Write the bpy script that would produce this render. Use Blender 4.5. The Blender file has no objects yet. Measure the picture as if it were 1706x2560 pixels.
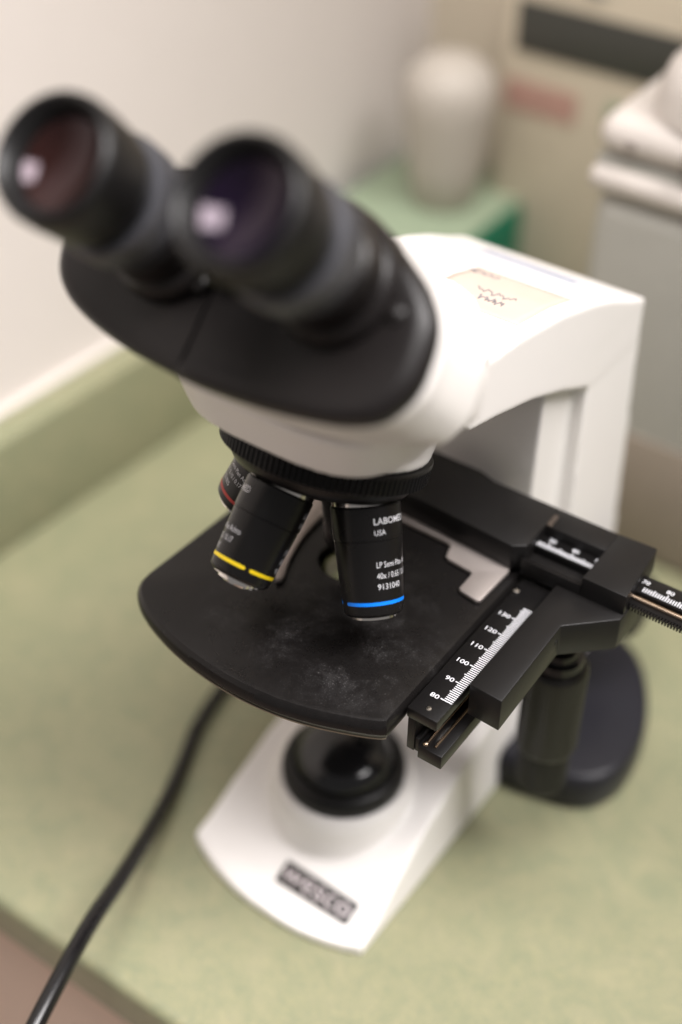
import bpy, bmesh, math, random
from mathutils import Vector, Matrix
random.seed(7)
S = 0.01                       # everything below is written in centimetres
SC = bpy.context.scene

# ------------------------------------------------------------------ camera
cam = bpy.data.cameras.new('camera'); cam_o = bpy.data.objects.new('camera', cam)
SC.collection.objects.link(cam_o); SC.camera = cam_o
cx = Vector((0.8159698, 0.57799356, 0.01080417)); cy = Vector((-0.37959387, 0.52160047, 0.76409518)); cz = Vector((0.43600663, -0.62757978, 0.64501305))
M = Matrix((cx, cy, cz)).transposed().to_4x4(); M.translation = Vector((23.217, -33.935, 53.611)) * S
cam_o.matrix_world = M
cam.sensor_fit = 'VERTICAL'; cam.sensor_height = 36.0; cam.sensor_width = 24.0; cam.lens = 49.6
cam.clip_start = 0.02; cam.clip_end = 50
cam.dof.use_dof = True; cam.dof.focus_distance = 0.505; cam.dof.aperture_fstop = 2.45

# ------------------------------------------------------------------ world and lamps
w = bpy.data.worlds.new('World'); SC.world = w; w.use_nodes = True
bg = w.node_tree.nodes['Background']; bg.inputs[0].default_value = (1.0, 0.97, 0.96, 1); bg.inputs[1].default_value = 0.31
def lamp(name, loc, target, sx, sy, power, col, spread=180):
    l = bpy.data.lights.new(name, 'AREA'); l.shape = 'RECTANGLE'; l.size = sx; l.size_y = sy; l.energy = power; l.color = col; l.spread = math.radians(spread)
    o = bpy.data.objects.new(name, l); SC.collection.objects.link(o); o.location = loc
    o.rotation_euler = (Vector(target) - Vector(loc)).to_track_quat('-Z', 'Y').to_euler()
    return o
lamp('ceiling_lamp', (0.75, 0.05, 1.55), (-0.10, -0.18, 0.1), 0.6, 0.9, 6.6, (1.0, 0.965, 0.955), 50)
lamp('ceiling_lamp', (0.2, -0.45, 1.75), (0.0, 0.0, 0.1), 0.62, 0.62, 12.5, (1.0, 0.965, 0.955), 105)
SC.view_settings.view_transform = 'Standard'; SC.view_settings.look = 'None'
SC.view_settings.exposure = -0.42; SC.view_settings.gamma = 1.0; SC.view_settings.use_curve_mapping = False

# ------------------------------------------------------------------ materials
def nt(name):
    m = bpy.data.materials.new(name); m.use_nodes = True
    t = m.node_tree; b = t.nodes['Principled BSDF']
    return m, t, b
def N(t, kind, **kw):
    n = t.nodes.new(kind)
    for k, v in kw.items():
        if k in n.inputs: n.inputs[k].default_value = v
        else: setattr(n, k, v)
    return n
def mat(name, col, rough=0.5, metal=0.0, var=0.06, scale=60, bump=0.0, bscale=900, spec=0.5, coat=0.0):
    m, t, b = nt(name)
    tc = N(t, 'ShaderNodeTexCoord')
    nz = N(t, 'ShaderNodeTexNoise', Scale=scale, Detail=4.0); t.links.new(tc.outputs['Object'], nz.inputs['Vector'])
    mx = N(t, 'ShaderNodeMix', data_type='RGBA')
    mx.inputs['A'].default_value = (*[c * (1 - var) for c in col], 1); mx.inputs['B'].default_value = (*[min(1, c * (1 + var)) for c in col], 1)
    t.links.new(nz.outputs['Fac'], mx.inputs['Factor']); t.links.new(mx.outputs['Result'], b.inputs['Base Color'])
    mr = N(t, 'ShaderNodeMapRange'); mr.inputs['To Min'].default_value = max(0, rough - 0.06); mr.inputs['To Max'].default_value = min(1, rough + 0.06)
    t.links.new(nz.outputs['Fac'], mr.inputs['Value']); t.links.new(mr.outputs['Result'], b.inputs['Roughness'])
    b.inputs['Metallic'].default_value = metal; b.inputs['Specular IOR Level'].default_value = spec; b.inputs['Coat Weight'].default_value = coat
    if bump:
        n2 = N(t, 'ShaderNodeTexNoise', Scale=bscale, Detail=2.0); t.links.new(tc.outputs['Object'], n2.inputs['Vector'])
        bp = N(t, 'ShaderNodeBump', Strength=bump, Distance=0.0002); t.links.new(n2.outputs['Fac'], bp.inputs['Height']); t.links.new(bp.outputs['Normal'], b.inputs['Normal'])
    return m
WHITE = mat('white_enamel', (0.80, 0.77, 0.745), 0.33, bump=0.12, bscale=500, var=0.015, scale=30)
BLACK = mat('black_anodised', (0.006, 0.0055, 0.0055), 0.30, bump=0.25, bscale=2500, spec=0.24)
BLACKM = mat('black_matte_metal', (0.0075, 0.0068, 0.0066), 0.38, bump=0.3, bscale=3000, spec=0.24)
RUBBER = mat('black_rubber', (0.007, 0.0065, 0.0065), 0.42, bump=0.3, bscale=1500, spec=0.28)
PLASTIC = mat('black_plastic', (0.0085, 0.007, 0.0068), 0.36, bump=0.35, bscale=1200, spec=0.28)
GLOSS = mat('glossy_black', (0.010, 0.010, 0.011), 0.16)
BARREL = mat('black_barrel', (0.007, 0.0062, 0.006), 0.28, bump=0.12, bscale=2500, spec=0.3)
CHROME = mat('chrome', (0.78, 0.74, 0.70), 0.16, metal=1.0)
STEEL = mat('brushed_steel', (0.34, 0.30, 0.28), 0.5, metal=0.55, bump=0.1)
DARKSTEEL = mat('dark_steel', (0.25, 0.21, 0.19), 0.28, metal=1.0)
INK = mat('white_ink', (0.62, 0.62, 0.65), 0.6, var=0.02)
YELLOW = mat('yellow_paint', (0.85, 0.62, 0.005), 0.45)
BLUE = mat('blue_paint', (0.0, 0.20, 0.85), 0.4)
RED = mat('red_paint', (0.45, 0.035, 0.025), 0.5)
CORD = mat('black_cord', (0.006, 0.0055, 0.006), 0.28, spec=0.4)
COVERM = mat('dark_grey_plastic', (0.014, 0.0135, 0.018), 0.4, bump=0.3, spec=0.3)
KNOB = mat('dark_bronze_knob', (0.010, 0.009, 0.008), 0.34, spec=0.3)
STICK = mat('pale_pink_sticker', (0.50, 0.41, 0.35), 0.6, var=0.05, scale=120)
BLUEG = mat('grey_blue_label', (0.28, 0.31, 0.40), 0.5)
PLATE = mat('nameplate_grey', (0.014, 0.012, 0.011), 0.45)
PLATEINK = mat('nameplate_letter', (0.55, 0.49, 0.50), 0.5)
CREAM = mat('cream_casing', (0.57, 0.50, 0.385), 0.5)
PANEL = mat('dark_display', (0.045, 0.045, 0.038), 0.4)
REDLAB = mat('faded_red_label', (0.46, 0.27, 0.22), 0.6)
GREEN = mat('green_plastic', (0.0, 0.13, 0.065), 0.45)
PALEG = mat('pale_green_sheet', (0.27, 0.33, 0.225), 0.6)
GREYC = mat('grey_casing', (0.38, 0.37, 0.335), 0.55)
WHITEC = mat('white_casing', (0.55, 0.505, 0.465), 0.5)
CANM = mat('canister_plastic', (0.47, 0.425, 0.37), 0.55)
BROWN = mat('brown_shelf', (0.27, 0.225, 0.18), 0.6)
WALLM = mat('wall_paint', (0.70, 0.645, 0.605), 0.75, bump=0.2, bscale=200, var=0.015)
WALLB = mat('wall_paint_tan', (0.60, 0.525, 0.415), 0.75, var=0.02)
FLOORM = mat('cabinet_laminate', (0.78, 0.60, 0.49), 0.55, var=0.05, scale=20)
AMBER = mat('bronze_bearing', (0.40, 0.30, 0.22), 0.25, metal=1.0)

def glass_lens(name, col, rough=0.05):
    m, t, b = nt(name)
    b.inputs['Base Color'].default_value = (*col, 1); b.inputs['Roughness'].default_value = rough
    b.inputs['Coat Weight'].default_value = 0.0; b.inputs['Specular IOR Level'].default_value = 0.4
    b.inputs['Specular Tint'].default_value = (0.9, 0.75, 0.85, 1)
    return m
LENSR = glass_lens('coated_lens_red', (0.014, 0.005, 0.004))
LENSP = glass_lens('coated_lens_purple', (0.004, 0.002, 0.007))
LENSG = glass_lens('condenser_glass', (0.20, 0.21, 0.12), 0.22)

def counter_mat():
    m, t, b = nt('green_laminate')
    tc = N(t, 'ShaderNodeTexCoord')
    n1 = N(t, 'ShaderNodeTexNoise', Scale=38.0, Detail=8.0, Roughness=0.7, Distortion=1.5); t.links.new(tc.outputs['Object'], n1.inputs['Vector'])
    n2 = N(t, 'ShaderNodeTexNoise', Scale=240.0, Detail=5.0, Distortion=3.0); t.links.new(tc.outputs['Object'], n2.inputs['Vector'])
    r = N(t, 'ShaderNodeValToRGB'); e = r.color_ramp.elements
    e[0].position = 0.30; e[0].color = (0.200, 0.212, 0.134, 1); e[1].position = 0.70; e[1].color = (0.272, 0.258, 0.166, 1)
    k = e.new(0.5); k.color = (0.236, 0.236, 0.149, 1)
    t.links.new(n1.outputs['Fac'], r.inputs['Fac'])
    r2 = N(t, 'ShaderNodeValToRGB'); e = r2.color_ramp.elements
    e[0].position = 0.42; e[0].color = (0.86, 0.89, 0.86, 1); e[1].position = 0.62; e[1].color = (1.12, 1.08, 0.98, 1)
    t.links.new(n2.outputs['Fac'], r2.inputs['Fac'])
    mx = N(t, 'ShaderNodeMix', data_type='RGBA', blend_type='MULTIPLY'); mx.inputs['Factor'].default_value = 0.8
    t.links.new(r.outputs['Color'], mx.inputs['A']); t.links.new(r2.outputs['Color'], mx.inputs['B'])
    t.links.new(mx.outputs['Result'], b.inputs['Base Color']); b.inputs['Roughness'].default_value = 0.42
    return m
COUNTER = counter_mat()

def stage_mat():
    m, t, b = nt('black_stage_with_dust')
    tc = N(t, 'ShaderNodeTexCoord')
    fine = N(t, 'ShaderNodeTexNoise', Scale=1500.0, Detail=5.0, Roughness=0.8); t.links.new(tc.outputs['Object'], fine.inputs['Vector'])
    blot = N(t, 'ShaderNodeTexNoise', Scale=60.0, Detail=8.0, Roughness=0.75, Distortion=0.35); t.links.new(tc.outputs['Object'], blot.inputs['Vector'])
    vor = N(t, 'ShaderNodeTexVoronoi', Scale=260.0); t.links.new(tc.outputs['Object'], vor.inputs['Vector'])
    def ramp(src, a, b_):
        r = N(t, 'ShaderNodeMapRange', interpolation_type='SMOOTHSTEP'); r.inputs['From Min'].default_value = a; r.inputs['From Max'].default_value = b_
        t.links.new(src, r.inputs['Value']); return r.outputs['Result']
    def math_(op, a, b_):
        n = N(t, 'ShaderNodeMath', operation=op)
        for i, s in enumerate((a, b_)):
            if isinstance(s, float): n.inputs[i].default_value = s
            else: t.links.new(s, n.inputs[i])
        return n.outputs[0]
    # wiped dust patch: a soft region on the front half of the plate
    def patch(x, y, r):
        mp = N(t, 'ShaderNodeVectorMath', operation='DISTANCE'); t.links.new(tc.outputs['Object'], mp.inputs[0]); mp.inputs[1].default_value = (x * S, y * S, 0.1646)
        q = N(t, 'ShaderNodeMapRange', interpolation_type='SMOOTHSTEP'); q.inputs['From Min'].default_value = 0; q.inputs['From Max'].default_value = r * S
        q.inputs['To Min'].default_value = 1; q.inputs['To Max'].default_value = 0
        t.links.new(mp.outputs['Value'], q.inputs['Value']); return q.outputs['Result']
    area = math_('MAXIMUM', math_('MAXIMUM', patch(-0.4, -3.8, 4.2), patch(3.2, -3.8, 4.4)), math_('MULTIPLY', patch(3.2, -0.2, 2.0), 0.6))
    smear = math_('MULTIPLY', ramp(blot.outputs['Fac'], 0.46, 0.74), area)
    speck = math_('MULTIPLY', math_('MULTIPLY', ramp(fine.outputs['Fac'], 0.56, 0.68), ramp(blot.outputs['Fac'], 0.40, 0.78)), area)
    tot = math_('ADD', math_('MULTIPLY', smear, 0.045), math_('MULTIPLY', speck, 0.5))
    far = math_('MULTIPLY', ramp(fine.outputs['Fac'], 0.72, 0.80), 0.10)
    tot = math_('ADD', tot, far)
    mx = N(t, 'ShaderNodeMix', data_type='RGBA'); mx.inputs['A'].default_value = (0.007, 0.0062, 0.006, 1); mx.inputs['B'].default_value = (0.62, 0.60, 0.60, 1)
    t.links.new(tot, mx.inputs['Factor']); t.links.new(mx.outputs['Result'], b.inputs['Base Color'])
    b.inputs['Roughness'].default_value = 0.38
    rr = N(t, 'ShaderNodeMapRange'); rr.inputs['To Min'].default_value = 0.20; rr.inputs['To Max'].default_value = 0.38
    t.links.new(blot.outputs['Fac'], rr.inputs['Value']); t.links.new(rr.outputs['Result'], b.inputs['Roughness'])
    b.inputs['Specular IOR Level'].default_value = 0.24
    return m
STAGEM = stage_mat()

# ------------------------------------------------------------------ mesh helpers
def add(name, vs, fs, m, parent=None, smooth=True, bevel=0, seg=2, angle=40):
    me = bpy.data.meshes.new(name); me.from_pydata([Vector(v) * S for v in vs], [], fs)
    bm = bmesh.new(); bm.from_mesh(me); bmesh.ops.recalc_face_normals(bm, faces=bm.faces)
    if bevel:
        es = [e for e in bm.edges if len(e.link_faces) == 2 and e.calc_face_angle(0) > math.radians(30)]
        bmesh.ops.bevel(bm, geom=es, offset=bevel * S, segments=seg, profile=0.5, affect='EDGES', clamp_overlap=True)
    for f in bm.faces: f.smooth = smooth
    if smooth:
        for e in bm.edges:
            if len(e.link_faces) == 2 and e.calc_face_angle(0) > math.radians(angle): e.smooth = False
    bm.to_mesh(me); bm.free()
    me.materials.append(m)
    o = bpy.data.objects.new(name, me); SC.collection.objects.link(o)
    if parent: o.parent = parent
    return o
class G:
    """collects several shapes that make up one mesh"""
    def __init__(s): s.v = []; s.f = []
    def put(s, vs, fs):
        k = len(s.v); s.v += [tuple(v) for v in vs]; s.f += [[i + k for i in f] for f in fs]; return s
    def box(s, x0, x1, y0, y1, z0, z1):
        return s.put([(x, y, z) for x in (x0, x1) for y in (y0, y1) for z in (z0, z1)],
                     [(0, 1, 3, 2), (4, 6, 7, 5), (0, 4, 5, 1), (2, 3, 7, 6), (0, 2, 6, 4), (1, 5, 7, 3)])
    def prism(s, poly, z0, z1):
        n = len(poly)
        return s.put([(x, y, z0) for x, y in poly] + [(x, y, z1) for x, y in poly],
                     [list(range(n))[::-1], list(range(n, 2 * n))] + [(i, (i + 1) % n, n + (i + 1) % n, n + i) for i in range(n)])
    def prismx(s, poly, x0, x1):
        n = len(poly)
        return s.put([(x0, y, z) for y, z in poly] + [(x1, y, z) for y, z in poly],
                     [list(range(n))[::-1], list(range(n, 2 * n))] + [(i, (i + 1) % n, n + (i + 1) % n, n + i) for i in range(n)])
    def loft(s, rings, cap=True):
        n = len(rings[0]); vs = [v for r in rings for v in r]
        fs = [(a * n + i, a * n + (i + 1) % n, (a + 1) * n + (i + 1) % n, (a + 1) * n + i) for a in range(len(rings) - 1) for i in range(n)]
        if cap: fs += [list(range(n))[::-1], list(range((len(rings) - 1) * n, len(rings) * n))]
        return s.put(vs, fs)
    def lathe(s, prof, c=(0, 0, 0), ax=(0, 0, 1), n=72, ref=(1, 0.013, 0.02), cap=True):
        c = Vector(c); ax = Vector(ax).normalized(); u = Vector(ref); u = (u - ax * u.dot(ax)).normalized(); v = ax.cross(u)
        return s.loft([[c + ax * h + (u * math.cos(2 * math.pi * k / n) + v * math.sin(2 * math.pi * k / n)) * max(r, 1e-4) for k in range(n)] for r, h in prof], cap)
    def tube(s, pts, r, n=20):
        rings = []
        up = Vector((0.1, 0.2, 1))
        for i, p in enumerate(pts):
            d = (Vector(pts[min(i + 1, len(pts) - 1)]) - Vector(pts[max(i - 1, 0)])).normalized()
            a = d.cross(up).normalized(); b = a.cross(d)
            rings.append([Vector(p) + (a * math.cos(2 * math.pi * k / n) + b * math.sin(2 * math.pi * k / n)) * r for k in range(n)])
        return s.loft(rings)
    def make(s, name, m, parent=None, **kw): return add(name, s.v, s.f, m, parent, **kw)
def catmull(P, k=10):
    P = [Vector(p) for p in P]; Q = [2 * P[0] - P[1]] + P + [2 * P[-1] - P[-2]]; out = []
    for i in range(1, len(Q) - 2):
        a, b, c, d = Q[i - 1], Q[i], Q[i + 1], Q[i + 2]
        for j in range(k):
            t = j / k
            out.append(0.5 * ((2 * b) + (c - a) * t + (2 * a - 5 * b + 4 * c - d) * t * t + (3 * b - 3 * c + d - a) * t ** 3))
    return out + [P[-1]]
def text_flat(txt, size, bold=0.0, align='LEFT'):
    """glyph triangles of a line of text in the plane, centimetres, cap height = size"""
    cu = bpy.data.curves.new('t', 'FONT'); cu.body = txt; cu.size = 1.0; cu.align_x = align; cu.offset = bold; cu.resolution_u = 3
    o = bpy.data.objects.new('t', cu); SC.collection.objects.link(o)
    dg = bpy.context.evaluated_depsgraph_get(); me = bpy.data.meshes.new_from_object(o.evaluated_get(dg))
    k = size / 0.70
    vs = [(v.co.x * k, v.co.y * k) for v in me.vertices]; fs = [list(p.vertices) for p in me.polygons]
    bpy.data.objects.remove(o); bpy.data.curves.remove(cu); bpy.data.meshes.remove(me)
    return vs, fs
def thing(name, label, cat, loc=(0, 0, 0), group=None):
    o = bpy.data.objects.new(name, None); SC.collection.objects.link(o); o.location = Vector(loc) * S
    o.empty_display_size = 0.02; o['label'] = label; o['category'] = cat
    if group: o['group'] = group
    return o
def tag(o, label, cat): o['label'] = label; o['category'] = cat; return o
def struct(o): o['kind'] = 'structure'; return o

# ------------------------------------------------------------------ the setting
def sup(cxy, hx, hy, n=48, e=2.6):
    return [(cxy[0] + hx * math.copysign(abs(math.cos(t)) ** (2 / e), math.cos(t)), cxy[1] + hy * math.copysign(abs(math.sin(t)) ** (2 / e), math.sin(t)))
            for t in [2 * math.pi * i / n for i in range(n)]]
# counter: rounded front nosing, runs to the back wall
g = G(); prof = []
yf, zt, r = -12.5, 0.0, 0.55
pr_ = [(60, 0), (yf + r, 0)] + [(yf + r - r * math.sin(a), -r + r * math.cos(a)) for a in [math.pi / 2 * i / 6 for i in range(1, 7)]] + \
      [(yf + r - r * math.cos(a), -3.2 + r - r * math.sin(a)) for a in [math.pi / 2 * i / 6 for i in range(0, 7)]] + [(60, -3.2)]
g.prismx(pr_, -60, 120)
struct(g.make('counter', COUNTER, angle=30))
struct(G().box(-60, 120, -10.0, 60, -90, -3.21).make('cabinet_front', FLOORM, smooth=False))
struct(G().box(-150, 200, -200, 60, -91, -90.02).make('floor', FLOORM, smooth=False))
# left wall and the laminate upstand along its foot (turned about three degrees like in the room)
rot = Matrix.Rotation(math.radians(-3.0), 4, 'Z')
def turn(o, px=-26.0, py=10.0):
    o.matrix_world = Matrix.Translation(Vector((px, py, 0)) * S) @ rot; return o
o = G().box(-2.2, 0.0, -60, 37, 0.004, 7.25).make('backsplash', COUNTER, bevel=0.35, seg=3); struct(turn(o))
CAULK = mat('caulk', (0.62, 0.58, 0.54), 0.6)
o = G().box(-2.2, -1.75, -60, 37, 7.251, 7.45).make('caulk_line', CAULK); struct(turn(o))
o = G().box(-12, -2.205, -120, 60, -3.2, 170).make('wall', WALLM, smooth=False); struct(turn(o))
struct(G().box(-40, 140, 47.2, 55, -3.0, 170).make('wall_back', WALLB, smooth=False))
struct(G().box(-25.2, 120, 46.0, 47.19, 0.004, 7.25).make('backsplash_back', COUNTER, bevel=0.3))

# ------------------------------------------------------------------ MICROSCOPE
mic = thing('microscope', 'white and black binocular microscope standing on the green counter', 'microscope')

def cast(name, g, m, parent, voxel=0.14, smooth=6):
    """one cast body out of several overlapping solids"""
    o = g.make(name, m, None, smooth=True)
    r = o.modifiers.new('r', 'REMESH'); r.mode = 'VOXEL'; r.voxel_size = voxel * S; r.use_smooth_shade = True
    s = o.modifiers.new('s', 'SMOOTH'); s.factor = 0.5; s.iterations = smooth
    dg = bpy.context.evaluated_depsgraph_get(); me = bpy.data.meshes.new_from_object(o.evaluated_get(dg))
    old = o.data; o.modifiers.clear(); o.data = me; bpy.data.meshes.remove(old); me.name = name
    for p in me.polygons: p.use_smooth = True
    o.parent = parent
    return o
def lerp(tab, y):
    if y <= tab[0][0]: return tab[0][1]
    for (a, b), (c, d) in zip(tab, tab[1:]):
        if y <= c: return b + (d - b) * (y - a) / (c - a)
    return tab[-1][1]
TOPZ = [(-6.2, 0.55), (-5.0, 0.75), (-3.7, 1.25), (-2, 2.15), (0.16, 3.05), (2.6, 3.75), (3.9, 4.2), (7, 5.2), (17, 5.4)]
g = G()
# foot: wedge with a bowed front edge
NX, NY = 24, 40
def foot_pt(i, j, top):
    u = -1 + 2 * i / NX; t = j / NY
    y0 = -4.95 - 1.25 * (1 - u * u) - 0.45 * max(0, u)
    y = y0 + (16.6 - y0) * t
    z = lerp(TOPZ, y) if top else 0.0
    hw = 4.82 + 0.0 * t - (0.10 * z if top else 0)
    return (u * hw, y, z)
vs = [foot_pt(i, j, True) for j in range(NY + 1) for i in range(NX + 1)] + [foot_pt(i, j, False) for j in range(NY + 1) for i in range(NX + 1)]
K = (NX + 1) * (NY + 1); ix = lambda i, j, b: b * K + j * (NX + 1) + i
fs = []
for j in range(NY):
    for i in range(NX):
        fs.append((ix(i, j, 0), ix(i + 1, j, 0), ix(i + 1, j + 1, 0), ix(i, j + 1, 0)))
        fs.append((ix(i, j, 1), ix(i, j + 1, 1), ix(i + 1, j + 1, 1), ix(i + 1, j, 1)))
for i in range(NX):
    fs.append((ix(i, 0, 0), ix(i, 0, 1), ix(i + 1, 0, 1), ix(i + 1, 0, 0))); fs.append((ix(i, NY, 0), ix(i + 1, NY, 0), ix(i + 1, NY, 1), ix(i, NY, 1)))
for j in range(NY):
    fs.append((ix(0, j, 0), ix(0, j + 1, 0), ix(0, j + 1, 1), ix(0, j, 1))); fs.append((ix(NX, j, 0), ix(NX, j, 1), ix(NX, j + 1, 1), ix(NX, j + 1, 0)))
g.put(vs, fs)
g.lathe([(3.5, 0.5), (3.3, 3.2), (3.05, 3.75), (0.01, 3.75)], n=64)
# column and its recessed front block
g.loft([[(-4.8, 10.6, 0.3), (4.8, 10.6, 0.3), (4.8, 16.5, 0.3), (-4.8, 16.5, 0.3)], [(-4.4, 10.6, 22.2), (4.4, 10.6, 22.2), (4.4, 15.3, 22.3), (-4.4, 15.3, 22.3)]])
g.box(-3.8, 3.8, 8.0, 11, 3, 21.6)
# arm
ARM = [(-1.3, 24.3), (2.6, 23.7), (5.5, 22.8), (8.0, 21.75), (9.6, 20.95), (10.55, 20.5), (15.3, 20.4), (15.3, 22.4), (14.6, 22.75), (13.7, 23.15), (12, 24.0), (10.3, 24.7), (7.5, 25.6), (4.2, 26.3), (0, 26.8), (-1.3, 26.9)]
secs = []
g.prismx([(-0.3, 25.3), (0.9, 24.15)] + ARM[1:-1] + [(-0.3, 26.85)], -4.45, 4.45)
t_ = math.radians(22.52)
NA = Vector((0, -math.sin(t_), -math.cos(t_))); AP = Vector((0, 0, 26.57))
NU = Vector((0, math.cos(t_), -math.sin(t_)))
g.lathe([(3.66, 3.38), (3.70, 3.28), (3.70, 1.6), (3.4, 0.8)], c=AP, ax=NA, n=96)
# broad nose under the head
def hous(hx, yf_, z, e=3.4, yb_=3.2, tilt=0.0, n=96): return [(x, y, z - tilt * y) for x, y in sup((0, (yf_ + yb_) / 2), hx, (yb_ - yf_) / 2, n, e)]
def ncirc(r_, k_, n=96):
    out = []
    for q in range(n):
        a = 2 * math.pi * q / n; p = AP + NA * k_ + Vector((1, 0, 0)) * (r_ * math.cos(a)) + Vector((0, math.cos(t_), -math.sin(t_))) * (r_ * math.sin(a)); out.append(p)
    return out
g.loft([ncirc(3.68, 3.3), ncirc(3.74, 2.9), hous(4.05, -4.85, 24.92, 2.8, 2.4, 0.04), hous(4.46, -5.2, 25.15, 3.4), hous(4.54, -5.3, 25.6, 3.6), hous(4.62, -5.48, 26.3, 3.8), hous(4.74, -5.66, 26.8, 3.8), hous(4.74, -5.66, 27.0, 3.8)])
stand = cast('stand', g, WHITE, mic, 0.11, 4)

# set screw in the side of the arm
ss = G().lathe([(0.36, -0.3), (0.36, 0.0), (0.30, 0.06), (0.27, 0.05), (0.26, -0.06), (0.01, -0.06)], c=(4.86, -0.45, 26.35), ax=(1, -0.05, 0.0), n=32).make('set_screw', WHITE, mic)
G().lathe([(0.25, -0.06), (0.22, 0.02), (0.12, 0.02), (0.11, -0.05), (0.01, -0.05)], c=(4.86, -0.45, 26.35), ax=(1, -0.05, 0.0), n=6).make('screw_head', STEEL, ss, smooth=False)

# light collector on the foot
lc = G().lathe([(2.78, 3.70), (2.80, 4.15), (2.72, 4.45), (2.5, 4.62), (2.32, 4.64), (2.28, 4.60), (2.26, 4.3), (0.01, 4.3)], n=96).make('light_collector', RUBBER, mic)
G().lathe([(2.24, 4.31), (2.2, 4.8), (2.05, 5.15), (1.75, 5.4), (1.3, 5.6), (0.7, 5.72), (0.01, 5.76)], n=96).make('collector_lens', GLOSS, lc)

# big dark cover behind the right side of the foot
g = G()
pl = [(4.7, 6.0), (6.2, 6.2), (8.2, 6.7), (9.2, 7.4), (9.75, 8.6), (9.8, 10.2), (9.4, 12.2), (8.4, 14.3), (7.0, 16.0), (4.7, 17.2)]
pl = [tuple(p[:2]) for p in catmull([(x, y, 0) for x, y in pl], 5)]
cxp, cyp = 6.3, 11.2
g.loft([[(cxp + (x - cxp) * k if x > 4.75 else x, cyp + (y - cyp) * k, z) for x, y in pl] for k, z in ((0.97, 0.05), (1.0, 0.35), (1.0, 1.6), (0.985, 1.95), (0.95, 2.2), (0.90, 2.28))])
g.make('side_cover', COVERM, mic, angle=60)

# focus knob on the right of the column
fk = G().lathe([(1.0, -1.5), (1.0, 0), (2.4, 0.02), (2.5, 0.2), (2.5, 1.6), (2.4, 1.8), (1.6, 1.85), (1.5, 2.6), (1.4, 2.75), (0.01, 2.8)], c=(5.0, 13.2, 7.8), ax=(1, 0, 0), n=64).make('focus_knob', RUBBER, mic)

# --- head
ph = math.radians(45); HN = Vector((0, -math.cos(ph), math.sin(ph))); HU = Vector((0, math.sin(ph), math.cos(ph))); HX = Vector((1, 0, 0))
EC = Vector((0, -9.86, 36.6))
def hp(x, v, L): return EC + HX * x + HU * v - HN * L
def hring(hx, vt, vb, L, e=2.5, n=96, x0=-0.15):
    cv, hv = (vt + vb) / 2, (vt - vb) / 2
    return [hp(x, v, L) for x, v in sup((x0, cv), hx, hv, n, e)]
FP = [(6.55, -1.0), (6.42, -1.9), (5.85, -2.75), (4.8, -3.25), (3.4, -3.55), (1.9, -3.76), (0.6, -3.86), (-0.5, -3.88), (-2.0, -3.8), (-3.3, -3.68), (-4.9, -3.36), (-6.1, -2.9), (-6.85, -2.2), (-7.15, -1.1), (-7.0, 0.2), (-6.3, 1.2), (-4.9, 1.9), (-3.2, 2.4), (-1.0, 2.8), (1.5, 2.95), (2.8, 2.72), (3.6, 2.4), (4.7, 1.8), (5.6, 1.2), (6.3, 0.3)]
FS = [tuple(p[:2]) for p in catmull([(x, y, 0) for x, y in (FP[-1:] + FP + FP[:2])], 5)[5:-6]]
def fring(k, L, dv=0.0, kx=None, clip=None):
    out = []
    for x, y in FS:
        p = hp(-0.35 + (x + 0.35) * (kx or k), -0.3 + (y + 0.3) * k + dv, L)
        if clip and p.z < clip: p.z = clip
        out.append(p)
    return out
g = G()
g.loft([fring(k, L, dv, kx, 27.16) for k, L, dv, kx in ((0.9, 6.85, 0, None), (0.985, 6.9, 0, None), (1.0, 7.3, 0, None), (1.0, 8.2, 0, 0.99), (1.0, 9.5, 0.02, 0.985), (1.0, 11.0, 0.0, 0.98), (0.96, 12.3, -0.1, 0.95), (0.88, 13.4, -0.2, 0.88), (0.72, 14.0, -0.3, 0.75), (0.4, 14.0, -0.3, 0.4))])
g.loft([hous(4.45, -5.25, z, 3.4, 2.8) for z in (26.85, 27.3, 28.6)])
head = cast('head', g, WHITE, mic, voxel=0.11, smooth=3)
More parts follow.
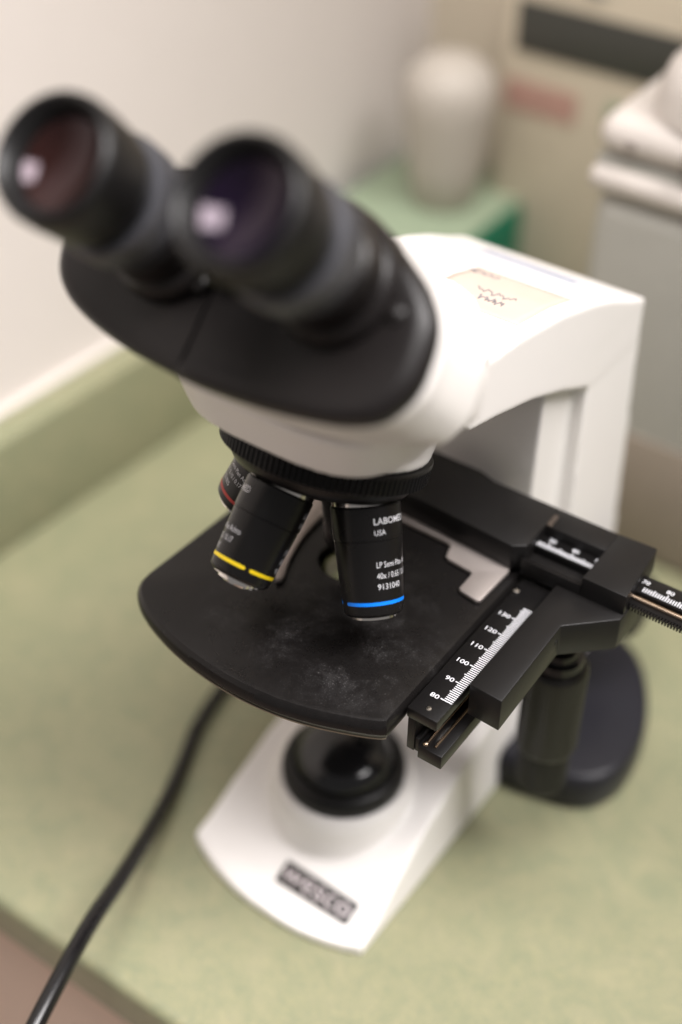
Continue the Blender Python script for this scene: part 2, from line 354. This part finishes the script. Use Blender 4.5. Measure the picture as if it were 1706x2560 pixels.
# black front, in two halves
def face_half(sgn, lift):
    rings = []
    for k, L in ((0.96, 7.3), (1.0, 6.9), (1.005, 6.55 - lift), (0.985, 6.3 - lift), (0.955, 6.17 - lift), (0.915, 6.12 - lift), (0.8, 6.2 - lift)):
        R = fring(k, L)
        if sgn > 0: R = [p if p.x > -0.75 else Vector((-0.75, p.y, p.z)) for p in R]
        else: R = [p if p.x < -0.95 else Vector((-0.95, p.y, p.z)) for p in R]
        rings.append(R)
    return G().loft(rings)
f1 = face_half(1, 0.0).make('face_plate', PLASTIC, head, angle=60)
f2 = face_half(-1, -0.25).make('face_plate', PLASTIC, head, angle=60)
RINGM = mat('ring_grey', (0.075, 0.075, 0.084), 0.34, metal=0.4)
def eyepiece(sx, lens, lab):
    c = EC + HX * (sx * 3.05 - (0.12 if sx > 0 else 0)) + HU * (0.5 if sx > 0 else -0.05)
    ax = HN
    body = G().lathe([(2.05, -6.8), (2.05, -6.1), (1.95, -5.8), (1.72, -5.6), (1.68, -4.5), (1.55, -4.4), (1.5, -1.6)], c=c, ax=ax, n=72).make('eyepiece', PLASTIC, mic)
    body['label'] = lab
    n = 90; rings = []
    u = HX; v = ax.cross(u)
    prof = [(1.5, -3.95), (1.76, -3.9), (1.88, -3.75), (1.90, -2.85), (1.84, -2.65), (1.5, -2.6)]
    G().loft([[c + ax * h + (u * math.cos(2 * math.pi * k / (2 * n)) + v * math.sin(2 * math.pi * k / (2 * n))) * (r_ + (0.035 if k % 2 and 0 < a < 5 else 0)) for k in range(2 * n)] for a, (r_, h) in enumerate(prof)], cap=False).make('diopter_ring', RINGM, body, angle=20)
    G().lathe([(1.45, -2.5), (1.66, -2.45), (1.84, -1.9), (1.92, -0.9), (1.92, -0.25), (1.84, 0.02), (1.72, 0.08), (1.62, 0.0), (1.48, -0.25), (1.34, -0.50), (1.32, -0.60)], c=c, ax=ax, n=72, cap=False).make('eyecup', RUBBER, body, angle=60)
    G().lathe([(max(1.34 * q / 12, 0.01), -0.55 - 0.40 * (1 - (q / 12) ** 2)) for q in range(12, -1, -1)], c=c, ax=ax, n=64, cap=False).make('lens', lens, body)
    return body
eyepiece(-1, LENSR, 'left eyepiece with a reddish sheen on its lens')
eyepiece(1, LENSP, 'right eyepiece with a purple sheen on its lens')
# small bright screws on the front
for x, v in ((5.15, 0.2), (-0.55, 1.0), (-0.8, -0.1), (-1.3, -1.0)):
    c = hp(x, v, 6.18)
    G().lathe([(0.28, -0.1), (0.28, 0.1), (0.2, 0.16), (0.01, 0.17)], c=c, ax=HN, n=20).make('face_screw', PLASTIC, head)
# hinge boss between the tubes
G().lathe([(1.15, -1.0), (1.15, 0.6), (1.0, 0.85), (0.01, 0.9)], c=hp(-0.3, 0.3, 6.3), ax=HN, n=40).make('hinge', PLASTIC, head)

# --- revolving nosepiece
nkn = 110
def kn(r, h, amp, k):
    a = 2 * math.pi * k / (nkn * 4)
    rr = r + (amp if (k % 4) in (1, 2) else 0)
    return AP + NA * h + (Vector((1, 0, 0)) * math.cos(a) + NA.cross(Vector((1, 0, 0))) * math.sin(a)) * rr
nose = G().loft([[kn(r_, h, amp, k) for k in range(nkn * 4)] for r_, h, amp in ((3.60, 3.38, 0), (3.80, 3.42, 0), (3.84, 3.50, 0), (3.76, 3.54, 0.08), (3.76, 4.1, 0.08), (3.74, 4.16, 0), (3.6, 4.22, 0))]).make('nosepiece', BLACK, mic, angle=25)
G().lathe([(3.55, 4.2), (3.42, 4.45), (3.25, 4.70), (0.9, 5.62), (0.01, 5.65)], c=AP, ax=NA, n=96).make('turret', BLACK, nose)
def axis_rot(v, a, th): return (Matrix.Rotation(th, 3, a) @ v)
CAMDIR = Vector((0.436, -0.628, 0.645)); CAMX = Vector((0.816, 0.578, 0.011))
def objective(i, length, tipc, bandm, band_s, band_arc, txt_lines, txt_deg, label, prof, tip):
    d = axis_rot(Vector((0, 0, -1)), NA, math.radians(90 * i + 4.03)).normalized()
    T = AP + d * 5.56
    u = (CAMDIR - d * CAMDIR.dot(d)).normalized(); v = d.cross(u)
    if v.dot(CAMX) < 0: v = -v
    def onsurf(s, ang, r_): return T + d * s + (u * math.cos(ang) + v * math.sin(ang)) * r_
    def rad(s):
        return lerp([(b, a) for a, b in prof], s)
    ob = G().lathe(prof + [(0.4, prof[-1][1])], c=T, ax=d, n=96).make('objective', BARREL, nose, angle=25)
    ob['label'] = label
    G().lathe([(1.05, -0.35), (1.20, -0.32), (1.20, 0.02), (1.1, 0.04)], c=T, ax=d, n=72).make('mount_ring', CHROME, ob)
    G().lathe(tip, c=T, ax=d, n=64).make('front_lens', CHROME, ob, angle=25)
    if bandm:
        a0, a1 = band_arc; n = 120; vs = []; w_ = 0.065
        for k in range(n + 1):
            a = math.radians(a0 + (a1 - a0) * k / n)
            for q in (-1, -0.5, 0, 0.5, 1):
                e = w_ * (1 if 0.35 < k < n - 0.35 else 0.45)
                vs.append(onsurf(band_s + q * e, a, rad(band_s + q * e) + 0.006))
        fs = [(k * 5 + q, k * 5 + q + 1, k * 5 + 5 + q + 1, k * 5 + 5 + q) for k in range(n) for q in range(4)]
        add('colour_band', vs, fs, bandm, ob)
    if txt_lines:
        g = G()
        for base in txt_deg:
            for txt, s, size, bold, sq in txt_lines:
                vs, fs = text_flat(txt, size, bold)
                out = []
                for x, y in vs:
                    ss = s + size / 2 - y; r_ = rad(ss) + 0.006
                    out.append(onsurf(ss, math.radians(base) + x * sq / r_, r_))
                g.put(out, fs)
        g.make('lettering', INK, ob, smooth=False)
    return ob
def lines(mag, na, num, k=1.0):
    return [('LABOMED', 0.53 * k, 0.225, 0.012, 1.0), ('USA', 0.90 * k, 0.19, 0.0, 0.9), ('LP Semi Plan Achro', 1.96 * k, 0.21, 0.0, 0.74), ('%s / %s / 0.17' % (mag, na), 2.33 * k, 0.21, 0.0, 0.78), (num, 2.69 * k, 0.21, 0.0, 0.92)]
def bprof(L, r0=1.24, r1=1.09, gs=1.15):
    return [(1.1, 0.02), (r0 - 0.03, 0.04), (r0, 0.09), (r0 - 0.01, gs - 0.03), (r0 - 0.05, gs - 0.015), (r0 - 0.05, gs + 0.015), (r0 - 0.03, gs + 0.03), (r1 + 0.02, L - 0.25), (r1, L - 0.12), (r1 - 0.08, L - 0.02), (r1 - 0.14, L)]
objective(1, 4.0, None, BLUE, 3.48, (-57, 285), lines('40x', '0.65', '9131040', 1.07), (9, 189), 'objective with a bright blue band, right of the others', bprof(4.0, 1.25, 1.06, 1.25), [(0.86, 3.9), (0.84, 4.10), (0.6, 4.18), (0.3, 4.2), (0.01, 4.2)])
objective(2, 3.5, None, YELLOW, 3.0, (15, 367), lines('10x', '0.25', '9131010'), (-112, 68), 'objective with a yellow band, leaning to the front', bprof(3.5, 1.25, 1.10, 1.22), [(0.92, 3.45), (0.90, 3.54), (0.72, 3.57), (0.70, 3.66), (0.52, 3.68), (0.48, 3.74), (0.01, 3.75)])
objective(3, 2.6, None, RED, 1.95, (-170, 170), [('LP Semi Plan Achro', 0.85, 0.18, 0.0, 0.78), ('4x / 0.10 / 0.17', 1.2, 0.18, 0.0, 0.8), ('9131005', 1.55, 0.18, 0.0, 0.84)], (-75, 105), 'short objective with a red band, behind the yellow one', bprof(2.4, 1.24, 1.10, 0.45), [(0.95, 2.35), (0.93, 2.5), (0.7, 2.6), (0.01, 2.6)])
objective(0, 4.1, None, None, 3.3, (0, 0), None, (), 'long plain objective pointing straight down at the stage', [(1.1, 0.02), (1.24, 0.05), (1.24, 1.2), (1.19, 1.22), (1.12, 3.2), (0.85, 3.6)], [(0.84, 3.55), (0.70, 3.75), (0.42, 4.1), (0.36, 4.25), (0.01, 4.26)])

# --- stage
ZS = 16.46
front = [(-5.95, -5.2), (-5.85, -5.75), (-5.45, -6.25), (-4.48, -6.82), (-2.51, -7.42), (-0.26, -7.70), (1.65, -7.62), (3.32, -7.28), (4.86, -6.72), (5.75, -6.30), (5.98, -6.12)]
fr = [tuple(p[:2]) for p in catmull([(x, y, 0) for x, y in front], 5)]
outline = fr + [(6.0, 6.2), (-5.7, 6.2)]
def hole_plate(outline, c, r, z0, z1, n=48):
    """plate with a round hole: outline resampled radially"""
    g = G(); rings_o = []; rings_i = []
    for k in range(n * 4):
        a = 2 * math.pi * k / (n * 4); dx, dy = math.cos(a), math.sin(a); best = None
        for (x0, y0), (x1, y1) in zip(outline, outline[1:] + outline[:1]):
            ex, ey = x1 - x0, y1 - y0; den = dx * ey - dy * ex
            if abs(den) < 1e-9: continue
            t = ((x0 - c[0]) * ey - (y0 - c[1]) * ex) / den; s = ((x0 - c[0]) * dy - (y0 - c[1]) * dx) / den
            if t > 0 and -1e-6 <= s <= 1 + 1e-6 and (best is None or t > best): best = t
        rings_o.append((c[0] + dx * best, c[1] + dy * best)); rings_i.append((c[0] + dx * r, c[1] + dy * r))
    return rings_o, rings_i
ro, ri = hole_plate(outline, (0, 0), 1.12, 0, 0)
def inset(P, d):
    c = (0, -0.8); out = []
    for x, y in P:
        L = math.hypot(x - c[0], y - c[1]); out.append((x - (x - c[0]) / L * d, y - (y - c[1]) / L * d))
    return out
# exact corners are kept by snapping the nearest radial sample
for cor in outline[-2:] + [fr[-1]]:
    k = min(range(len(ro)), key=lambda q: math.hypot(ro[q][0] - cor[0], ro[q][1] - cor[1])); ro[k] = cor
def lvl(P, z): return [(x, y, z) for x, y in P]
g = G()
g.loft([lvl(ri, ZS - 0.9), lvl(inset(ro, 0.22), ZS - 0.93), lvl(inset(ro, 0.12), ZS - 0.90), lvl(inset(ro, 0.10), ZS - 0.78), lvl(ro, ZS - 0.62), lvl(ro, ZS - 0.42), lvl(inset(ro, 0.05), ZS - 0.2), lvl(inset(ro, 0.18), ZS - 0.05), lvl(inset(ro, 0.34), ZS), lvl([(x * 1.06, y * 1.06) for x, y in ri], ZS), lvl(ri, ZS - 0.06), lvl(ri, ZS - 0.9)], cap=False)
stage = g.make('stage', STAGEM, mic, angle=28)
EDGE_HL = mat('edge_highlight', (0.30, 0.26, 0.20), 0.35, metal=0.6)  # highlight on the stage's lower front edge, painted as a pale added strip
tp = [p for p in fr[2:]]
G().put([(x * k, y * k, z) for x, y in tp for k, z in ((0.97, ZS - 0.935), (0.988, ZS - 0.945), (0.988, ZS - 0.90), (0.97, ZS - 0.89))],
        [(4 * i + a, 4 * i + (a + 1) % 4, 4 * i + 4 + (a + 1) % 4, 4 * i + 4 + a) for i in range(len(tp) - 1) for a in range(4)]).make('highlight_strip', EDGE_HL, stage)
G().box(-2.6, 2.6, 6.0, 9.0, 13.0, 15.9).make('stage_mount', BLACKM, stage, bevel=0.1)
cond = G().lathe([(2.3, 11.0), (2.4, 11.2), (2.4, 13.0), (2.0, 13.2), (2.0, 15.2), (1.1, 15.4), (1.05, 16.0), (0.95, 16.05)], n=64).make('condenser', BLACK, mic)
G().lathe([(1.02, 16.03), (0.9, 16.16), (0.6, 16.25), (0.01, 16.3)], n=48).make('condenser_lens', LENSG, cond)

# scale strip on the right edge of the stage
sc = G().box(6.12, 7.36, -5.08, 4.2, 15.98, ZS + 0.01).make('scale_strip', BLACK, stage, bevel=0.03)
g = G()
def flat(g, x0, x1, y0, y1, z): g.put([(x0, y0, z), (x1, y0, z), (x1, y1, z), (x0, y1, z)], [(0, 1, 2, 3)])
for i in range(0, 58):
    y = -4.06 + i * 0.1; x0 = 6.86 if i % 10 == 0 else (6.93 if i % 5 == 0 else 6.98)
    flat(g, x0, 7.33, y - 0.022, y + 0.022, ZS + 0.018)
for i, n_ in enumerate(('80', '90', '100', '110', '120', '130')):
    vs, fs = text_flat(n_, 0.20, 0.006, 'RIGHT')
    g.put([(6.80 + x * 1.25, -4.06 + i + y - 0.10, ZS + 0.018) for x, y in vs], fs)
g.make('scale_marking', INK, sc, smooth=False)
G().lathe([(0.10, -0.05), (0.10, 0.03), (0.01, 0.04)], c=(6.78, -4.72, ZS + 0.01), n=20).make('scale_screw', CHROME, sc)
G().lathe([(0.15, -0.05), (0.15, 0.05), (0.01, 0.09)], c=(6.25, 2.35, ZS + 0.01), n=20).make('scale_screw', CHROME, sc)
# slide guide under the strip
ra = G().box(6.10, 6.42, -4.95, 3.0, 14.2, 15.97).box(6.42, 6.6, -4.9, 3.0, 14.2, 14.9).make('guide_bracket', BLACKM, stage, bevel=0.03)
G().box(6.62, 7.62, -5.02, 3.0, 14.05, 14.72).make('guide_rail', BLACK, stage, bevel=0.03)
g = G()
for x in (6.86, 7.2): g.tube([(x, -4.8, 14.76), (x, 2.5, 14.76)], 0.06, 10)
g.lathe([(0.01, -0.12), (0.09, -0.08), (0.12, 0), (0.09, 0.08), (0.01, 0.12)], c=(6.86, -4.85, 14.78), n=16)
g.make('bearing_wire', AMBER, stage)
G().box(6.48, 6.95, -4.3, 2.0, 15.0, 15.5).make('carriage_slide', CHROME, stage, bevel=0.04)

# carriage: arm that runs along the strip and turns out to the right
car = G().prism([(7.56, -3.30), (8.90, -3.36), (8.78, 1.15), (10.42, 2.75), (10.42, 4.6), (7.56, 4.6)], 15.45, 17.0).make('carriage', BLACKM, mic, bevel=0.05)
for y, z in ((-2.75, 16.1), (0.9, 16.35)):
    G().lathe([(0.12, -0.05), (0.12, 0.012), (0.01, 0.012)], c=(8.87 - (y + 3.3) * 0.02, y, z), ax=(1, 0.02, 0), n=20).make('screw_hole', GLOSS, car)
# cross beam with its window
Z0, Z1 = 16.72, 17.92
g = G()
g.prism([(-1.2, 3.42), (5.55, 3.0), (6.0, 3.35), (5.98, 6.05), (3.0, 6.05), (2.2, 6.3), (-1.2, 6.3)], Z0, Z1)
beam = g.make('cross_beam', BLACKM, mic, bevel=0.06)
def part(name, gg, m, bev=0.04): return gg.make(name, m, beam, bevel=bev)
part('beam_block', G().prism([(8.55, 3.0), (10.38, 3.0), (10.12, 6.15), (8.55, 6.05)], Z0, Z1), BLACKM, 0.05)
part('beam_bridge', G().box(5.98, 8.55, 4.85, 6.04, Z0, Z1 - 0.01), BLACKM)
part('beam_floor', G().box(5.98, 8.55, 3.02, 4.84, Z0 + 0.01, 17.05), BLACKM)
part('window_lip', G().put([(5.99, 3.0, Z0 + .02), (8.54, 3.0, Z0 + .02), (8.54, 3.32, Z0 + .02), (5.99, 3.32, Z0 + .02), (5.99, 3.0, 17.5), (8.54, 3.0, 17.5), (8.54, 3.32, 17.35), (5.99, 3.32, 17.35)],
     [(0, 1, 2, 3), (4, 5, 6, 7), (0, 1, 5, 4), (1, 2, 6, 5), (2, 3, 7, 6), (3, 0, 4, 7)]), BLACKM, 0.02)
part('index_pointer', G().prism([(6.0, 4.86), (6.22, 4.86), (6.16, 5.6), (5.98, 5.6)], Z1 - 0.02, Z1 + 0.015), DARKSTEEL, 0)
# graduated rod with rack teeth
rod = G().box(5.99, 19.0, 4.05, 5.05, 17.06, 17.42).box(10.0, 19.0, 3.55, 4.04, 17.0, 17.2).make('graduated_rod', BLACK, mic, bevel=0.03)
g = G()
for i in range(-7, 95):
    x = 6.44 + i * 0.1
    if 8.5 < x < 10.45: continue
    y1 = 4.50 if i % 10 == 0 else (4.44 if i % 5 == 0 else 4.38)
    flat(g, x - 0.022, x + 0.022, 4.14, y1, 17.428)
for k in range(0, 10):
    x = 6.44 + k
    if 8.5 < x < 10.3: continue
    vs, fs = text_flat(str(30 + 10 * k), 0.20, 0.006, 'CENTER')
    g.put([(x + a * 1.1, 4.58 + b, 17.428) for a, b in vs], fs)
g.make('rod_marking', INK, rod, smooth=False)
G().tube([(10.3, 3.88, 17.24), (19, 3.88, 17.24)], 0.11, 14).make('rod_bar', AMBER, rod)
g = G()
for i in range(72):
    x = 10.4 + i * 0.12
    g.box(x, x + 0.065, 3.38, 3.56, 17.0, 17.18)
g.make('rack_teeth', BLACK, rod, smooth=False)

# slide holder
g = G(); zp = 16.60
g.prism([(-3.4, 3.6), (-3.4, 3.0), (0.5, 3.05), (2.78, 2.98), (2.95, 2.9), (3.12, 2.25), (3.3, 2.15), (4.40, 2.05), (4.48, 1.95), (4.50, 1.0), (4.62, 0.90), (5.38, 0.78), (5.52, 0.88), (5.56, 2.9), (5.45, 3.3), (3.0, 3.6)], zp - 0.08, zp + 0.09)
holder = g.make('slide_holder', STEEL, mic, bevel=0.035)
fpath = [(-3.3, 3.4), (-3.35, 2.0), (-3.1, 0.4), (-2.45, -1.2), (-1.55, -2.65), (-1.35, -2.72), (-1.30, -2.45), (-1.75, -1.4), (-2.15, 0.2), (-2.25, 1.8), (-2.1, 3.4)]
G().prism([tuple(p[:2]) for p in catmull([(x, y, 0) for x, y in fpath], 4)], zp - 0.07, zp + 0.10).make('holder_finger', STEEL, holder, bevel=0.02)

# coaxial stage knobs hanging under the carriage
KX, KY = 7.95, 3.45
kb = G().lathe([(0.45, 15.6), (0.45, 13.6), (0.75, 13.55), (0.8, 13.2), (1.0, 13.15), (1.05, 12.75), (0.9, 12.7)], c=(KX, KY, 0), n=48).make('stage_knob', GLOSS, mic)
g = G(); nk = 60
def kr(r, z, amp): return [(KX + (r + (amp if k % 2 else 0)) * math.cos(2 * math.pi * k / (2 * nk)), KY + (r + (amp if k % 2 else 0)) * math.sin(2 * math.pi * k / (2 * nk)), z) for k in range(2 * nk)]
g.loft([kr(1.0, 12.72, 0), kr(1.18, 12.70, 0), kr(1.26, 12.5, 0.0), kr(1.26, 12.3, 0.03), kr(1.26, 8.0, 0.03), kr(1.20, 7.8, 0), kr(1.1, 7.78, 0)])
g.make('knob_grip', KNOB, kb, angle=20)
G().loft([kr(1.05, 7.76, 0), kr(1.06, 7.6, 0.03), kr(1.06, 5.6, 0.03), kr(1.0, 5.4, 0), kr(0.2, 5.38, 0)]).make('knob_grip', RUBBER, kb, angle=20)
G().box(6.9, 9.0, 2.6, 4.5, 15.0, 15.44).make('knob_bracket', BLACKM, car, bevel=0.05)

# name plate on the foot
slope = math.atan2(lerp(TOPZ, -3.6) - lerp(TOPZ, -4.8), 1.2)
PM = Matrix.Translation(Vector((1.72, -4.45, lerp(TOPZ, -4.45) + 0.03))) @ Matrix.Rotation(slope, 4, 'X') @ Matrix.Rotation(math.radians(-1), 4, 'Z')
def onpm(vs): return [PM @ Vector(v) for v in vs]
g = G().box(-1.95, 1.95, -0.54, 0.54, -0.05, 0.05); g.v = onpm(g.v); npl = g.make('nameplate', PLATE, mic, bevel=0.03)
vs, fs = text_flat('wesco', 0.92, 0.0, 'CENTER')
xm = max(v[0] for v in vs)
g = G().put(onpm([(x * 1.78 / xm, y - 0.30, 0.056) for x, y in vs], ), fs); g.make('lettering', PLATEINK, npl, smooth=False)

# stickers on top of the arm
def on_arm(x, y):
    top = [(p[0], p[1]) for p in ARM[8:][::-1]]
    return (x, y, lerp(top, y) + 0.02)
def sticker(name, poly4, m, nx=12, ny=16):
    (x0, y0), (x1, y1) = poly4
    vs = [on_arm(x0 + (x1 - x0) * i / nx, y0 + (y1 - y0) * j / ny) for j in range(ny + 1) for i in range(nx + 1)]
    fs = [(j * (nx + 1) + i, j * (nx + 1) + i + 1, (j + 1) * (nx + 1) + i + 1, (j + 1) * (nx + 1) + i) for j in range(ny) for i in range(nx)]
    o = add(name, vs, fs, m, stand); md = o.modifiers.new('t', 'SOLIDIFY'); md.thickness = 0.0003; md.offset = 0; return o
st = sticker('sticker', ((-0.4, 5.0), (3.75, 9.4)), STICK)
g = G()
for tx, x_, y_, sz in (('Scope', -0.5, 8.3, 0.55), ('wesco', 0.3, 6.7, 0.5), ('Lab 4', 1.0, 7.6, 0.4)):
    pass
random.seed(3)
for row, (yy, xa, xb) in enumerate(((8.7, -0.4, 0.9), (6.9, 0.9, 2.6), (6.2, 1.4, 2.5))):
    pts = []; n_ = 26
    for i in range(n_):
        x = xa + (xb - xa) * i / (n_ - 1); y = yy + 0.12 * math.sin(i * 1.9) + 0.10 * math.sin(i * 0.83 + row) + random.uniform(-0.1, 0.1); p = on_arm(x, y); pts.append((p[0], p[1], p[2] + 0.03))
    g.tube(pts, 0.022, 6)
g.make('handwriting', mat('grey_ink', (0.20, 0.19, 0.21), 0.7), st)
sticker('sticker', ((-2.2, 12.2), (2.4, 13.5)), BLUEG)

# ------------------------------------------------------------------ power cord
cp = [(-5.4, 15.5, 0.45), (-7.6, 12.5, 0.4), (-9.2, 8.5, 0.36), (-9.65, 4.0, 0.36), (-9.1, 0.6, 0.36), (-8.05, -2.0, 0.4), (-6.9, -4.6, 0.9), (-5.7, -7.4, 1.9), (-4.6, -10.0, 3.0), (-3.7, -12.5, 3.9), (-2.8, -15.2, 4.2), (-2.0, -18.2, 3.6), (-1.4, -21.0, 1.6)]
tag(G().tube(catmull(cp, 12), 0.36, 24).make('power_cord', CORD), 'black power cord lying left of the microscope and running over the counter edge', 'cord')

# ------------------------------------------------------------------ things in the blurred background
gb = thing('green_box', 'green plastic box with a pale green top at the back of the counter', 'box', (-21.8, 41, 0))
def at(o, root): o.parent = root; o.matrix_parent_inverse = Matrix.Translation(-root.location); return o
at(G().box(-26.0, -15.6, 32.5, 45.8, 0.02, 8.8).make('body', GREEN, bevel=0.3), gb)
at(G().box(-25.8, -15.9, 32.8, 45.6, 8.81, 9.1).make('lid', PALEG, bevel=0.1), gb)
tag(G().lathe([(1.9, 9.12), (2.1, 9.3), (2.5, 12), (2.9, 15.5), (3.0, 17.0), (2.6, 18.0), (1.6, 18.8), (0.01, 19.0)], c=(-20.0, 39.6, 0), n=48).make('canister', CANM), 'pale round canister standing on the green box', 'canister')
an = thing('analyser', 'cream coloured lab machine with a long dark display against the wall', 'lab machine', (-5, 45, 0))
at(G().box(-18.2, 14.0, 42.6, 45.9, 0.02, 26.5).make('casing', CREAM, bevel=0.4), an)
at(G().box(-17.2, 12.0, 42.45, 42.62, 19.1, 22.3).make('display', PANEL, bevel=0.05), an)
at(G().box(-17.6, -12.6, 42.48, 42.62, 15.3, 17.2).make('label', REDLAB), an)
gm = thing('centrifuge', 'tall grey machine with a rounded pale lid right of the microscope arm', 'lab machine', (8, 28, 0))
at(G().box(-3.0, 20, 25.0, 36, 0.02, 21.1).make('body', GREYC, bevel=1.2, seg=5), gm)
at(G().box(-3.3, 20, 24.7, 36, 21.15, 22.5).make('rim', WHITEC, bevel=0.6, seg=4), gm)
at(G().box(-3.0, 20, 25.2, 36, 22.52, 22.9).make('gasket', GREYC), gm)
at(G().box(-3.3, 20, 25.0, 36, 22.92, 25.0).make('lid', WHITEC, bevel=1.1, seg=5), gm)
at(G().loft([[(x, y, z) for x, y in sup((2.6, 28.6), a * 0.9, a * 0.75, 48, 2.4)] for a, z in ((4.6, 25.0), (4.5, 26.4), (4.1, 27.4), (3.3, 28.0), (1.8, 28.3))]).make('dome', WHITEC), gm)
for k in range(5): at(G().box(0.4 + k * 1.1, 0.9 + k * 1.1, 27.6, 29.0, 28.2, 28.8).make('dome_rib', WHITEC, bevel=0.15), gm)
at(G().lathe([(0.6, -0.3), (0.6, 0.25), (0.4, 0.35), (0.01, 0.36)], c=(2.0, 24.95, 24.0), ax=(0, -1, 0), n=24).make('latch', STEEL, gm), gm)
at(G().lathe([(0.25, -0.3), (0.25, 0.1), (0.01, 0.12)], c=(-1.3, 24.95, 23.9), ax=(0, -1, 0), n=24).make('latch', STEEL, gm), gm)
at(G().box(-2.9, 20, 24.85, 25.02, 0.3, 8.0).make('base_panel', BROWN, bevel=0.05), gm)
for k in range(3): at(G().box(-17.3 + k * 2.2, -15.9 + k * 2.2, 42.4, 42.62, 23.4, 24.3).make('button', REDLAB if k == 0 else GREYC, bevel=0.1), an)
at(G().box(-10.5, -5.5, 42.45, 42.62, 15.0, 17.4).make('keypad', PALEG, bevel=0.05), an)
